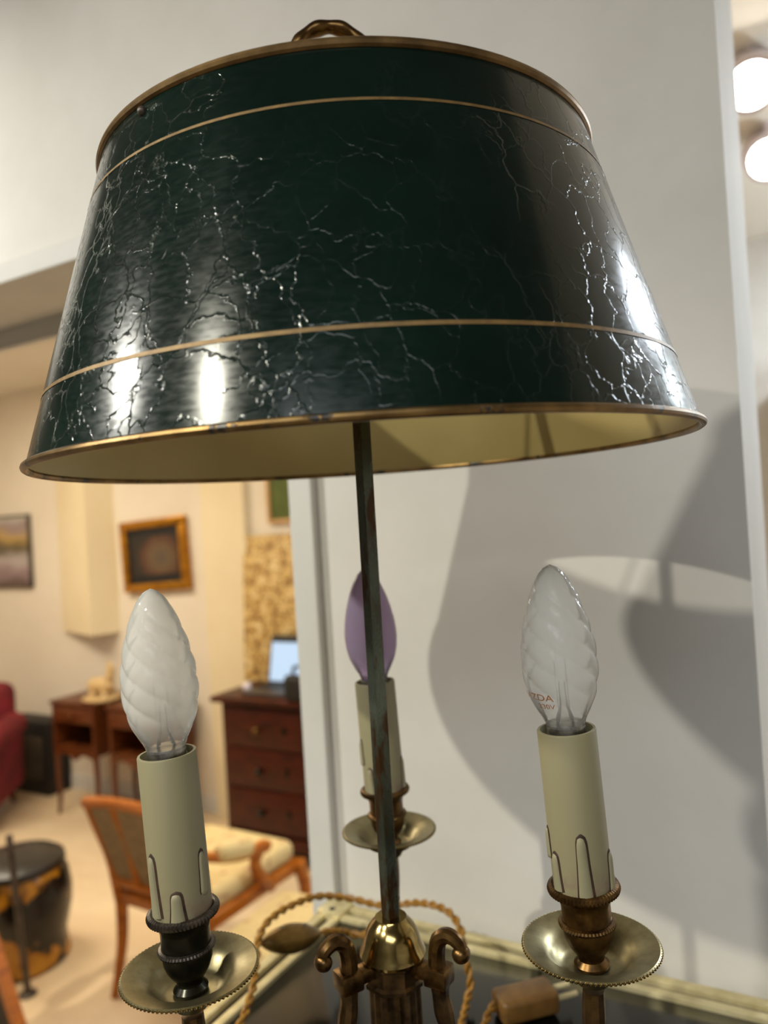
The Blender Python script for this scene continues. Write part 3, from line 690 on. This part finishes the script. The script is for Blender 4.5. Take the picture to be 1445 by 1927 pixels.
# cream footstool in front of it
fs = tag(empty('upholstered_stool', (-1.47, 1.90, 0), 0), 'cream floral upholstered stool with orange wood rail beside the armchair', 'stool')
mk('seat_rail', B(-.18, .18, -.20, .20, .26, .315, bev=.015), 'wood_orange', fs)
mk('seat_cushion', B(-.172, .172, -.19, .19, .30, .385, bev=.035, seg=4), 'fabric_floral', fs)
for sx in (-1, 1):
    for sy in (-1, 1): mk('leg', tube(crom([(sx*.15, sy*.17, .28), (sx*.165, sy*.185, .18), (sx*.145, sy*.165, .08), (sx*.16, sy*.18, 0)], 5), lambda s: .024-.010*s, 10), 'wood_orange', fs)

# lacquered drum stool and rod
dr = tag(empty('drum_stool', (-2.75, 1.86, 0)), 'black lacquer drum stool with gold painting on the floor', 'stool')
mk('drum_body', capped([(.165, 0), (.178, .012), (.172, .05), (.166, .09), (.176, .13), (.192, .20), (.194, .26), (.184, .32), (.166, .36)], 48), 'lacquer_black_gold', dr)
mk('lid', capped([(.168, .358), (.176, .366), (.172, .384), (.150, .398), (.06, .404)], 48), 'cabinet_black', dr)
bm = tube([Vector((0, 0, 0)), Vector((-.06, .0, .56))], .012, 10)
rod = tag(mk('metal_rod', bm, 'steel_dark', loc=(-2.52, 1.72, 0)), 'thin dark metal rod standing in front of the drum stool', 'rod')
mk('rod_foot', capped([(.03, 0), (.032, .006), (.014, .012)], 20), 'steel_dark', rod)
# dark panel with wooden edge in the corner
lp = tag(empty('framed_board', (-2.0, 1.39, 0)), 'dark board with slanted orange wood edge cut off at the lower left corner', 'board')
def slant(xa, xb, ya, yb, zt):
    bm = bmesh.new(); k = -.48; vs = [bm.verts.new((x+k*z, y, z)) for z in (0, zt) for y in (ya, yb) for x in (xa, xb)]
    for f in ((0, 1, 3, 2), (4, 6, 7, 5), (0, 4, 5, 1), (2, 3, 7, 6), (0, 2, 6, 4), (1, 5, 7, 3)): bm.faces.new([vs[q] for q in f])
    return bm
mk('board', slant(-.40, -.030, .006, .020, .50), 'black_matte', lp, smooth=False)
mk('edge_bar', slant(-.032, .0, 0, .030, .52), 'wood_orange', lp, smooth=False)
mk('edge_bar', slant(-.43, -.398, 0, .030, .52), 'wood_orange', lp, smooth=False)

# ------------------------------------------------------------------ right of the pier: lit space with ceiling spotlights
def spot(loc, label, cool=False, power=18, target=(.1, .9, 1.6), q=1.0):
    e = tag(empty('ceiling_spotlight', loc), label, 'spotlight', 'ceiling spotlights beyond the wall end')
    bm = lathe([(.050*q, .0), (.062*q, .0), (.062*q, .10), (.045*q, .115), (.012, .118), (1e-6, .118)], 24); d = (Vector(target)-Vector(loc)).normalized()
    h = mk('housing', bm, 'white_plastic', e, rot=(-d).to_track_quat('Z', 'Y').to_euler())
    mk('lens', capped([(.051*q, .004), (.051*q, .006)], 24), 'lamp_lens_cool' if cool else 'lamp_lens', h)
    mk('stalk', tube([Vector((0, 0, .05)), Vector((0, 0, CEIL-loc[2]))], .008, 8), 'white_plastic', e)
    light('spot_beam', 'SPOT', Vector(loc)+d*.01, power, (.8, .93, 1.0) if cool else (1, .93, .82), target, spot_size=math.radians(80), spot_blend=.7, shadow_soft_size=.03)
spot((-.052, 1.90, 2.535), 'near ceiling spotlight glowing at the upper right edge')
spot((-.034, 2.30, 2.520), 'far ceiling spotlight glowing lower at the upper right edge')
tc = tag(empty('tall_cupboard', (.32, 2.98, 0)), 'tall dark cupboard at the right edge beyond the wall end', 'cupboard')
mk('carcass', B(-.36, .36, 0, .31, 0, 2.05, bev=.006), 'box_grey', tc)
for s in (-1, 1):
    dd = mk('door', B(-.345 if s < 0 else .003, -.003 if s < 0 else .345, -.016, .0, .06, 2.0, bev=.004), 'box_grey', tc)
    mk('handle', tube([Vector((s*.03, -.03, 1.0)), Vector((s*.03, -.03, 1.14))], .006, 8), 'steel', dd)
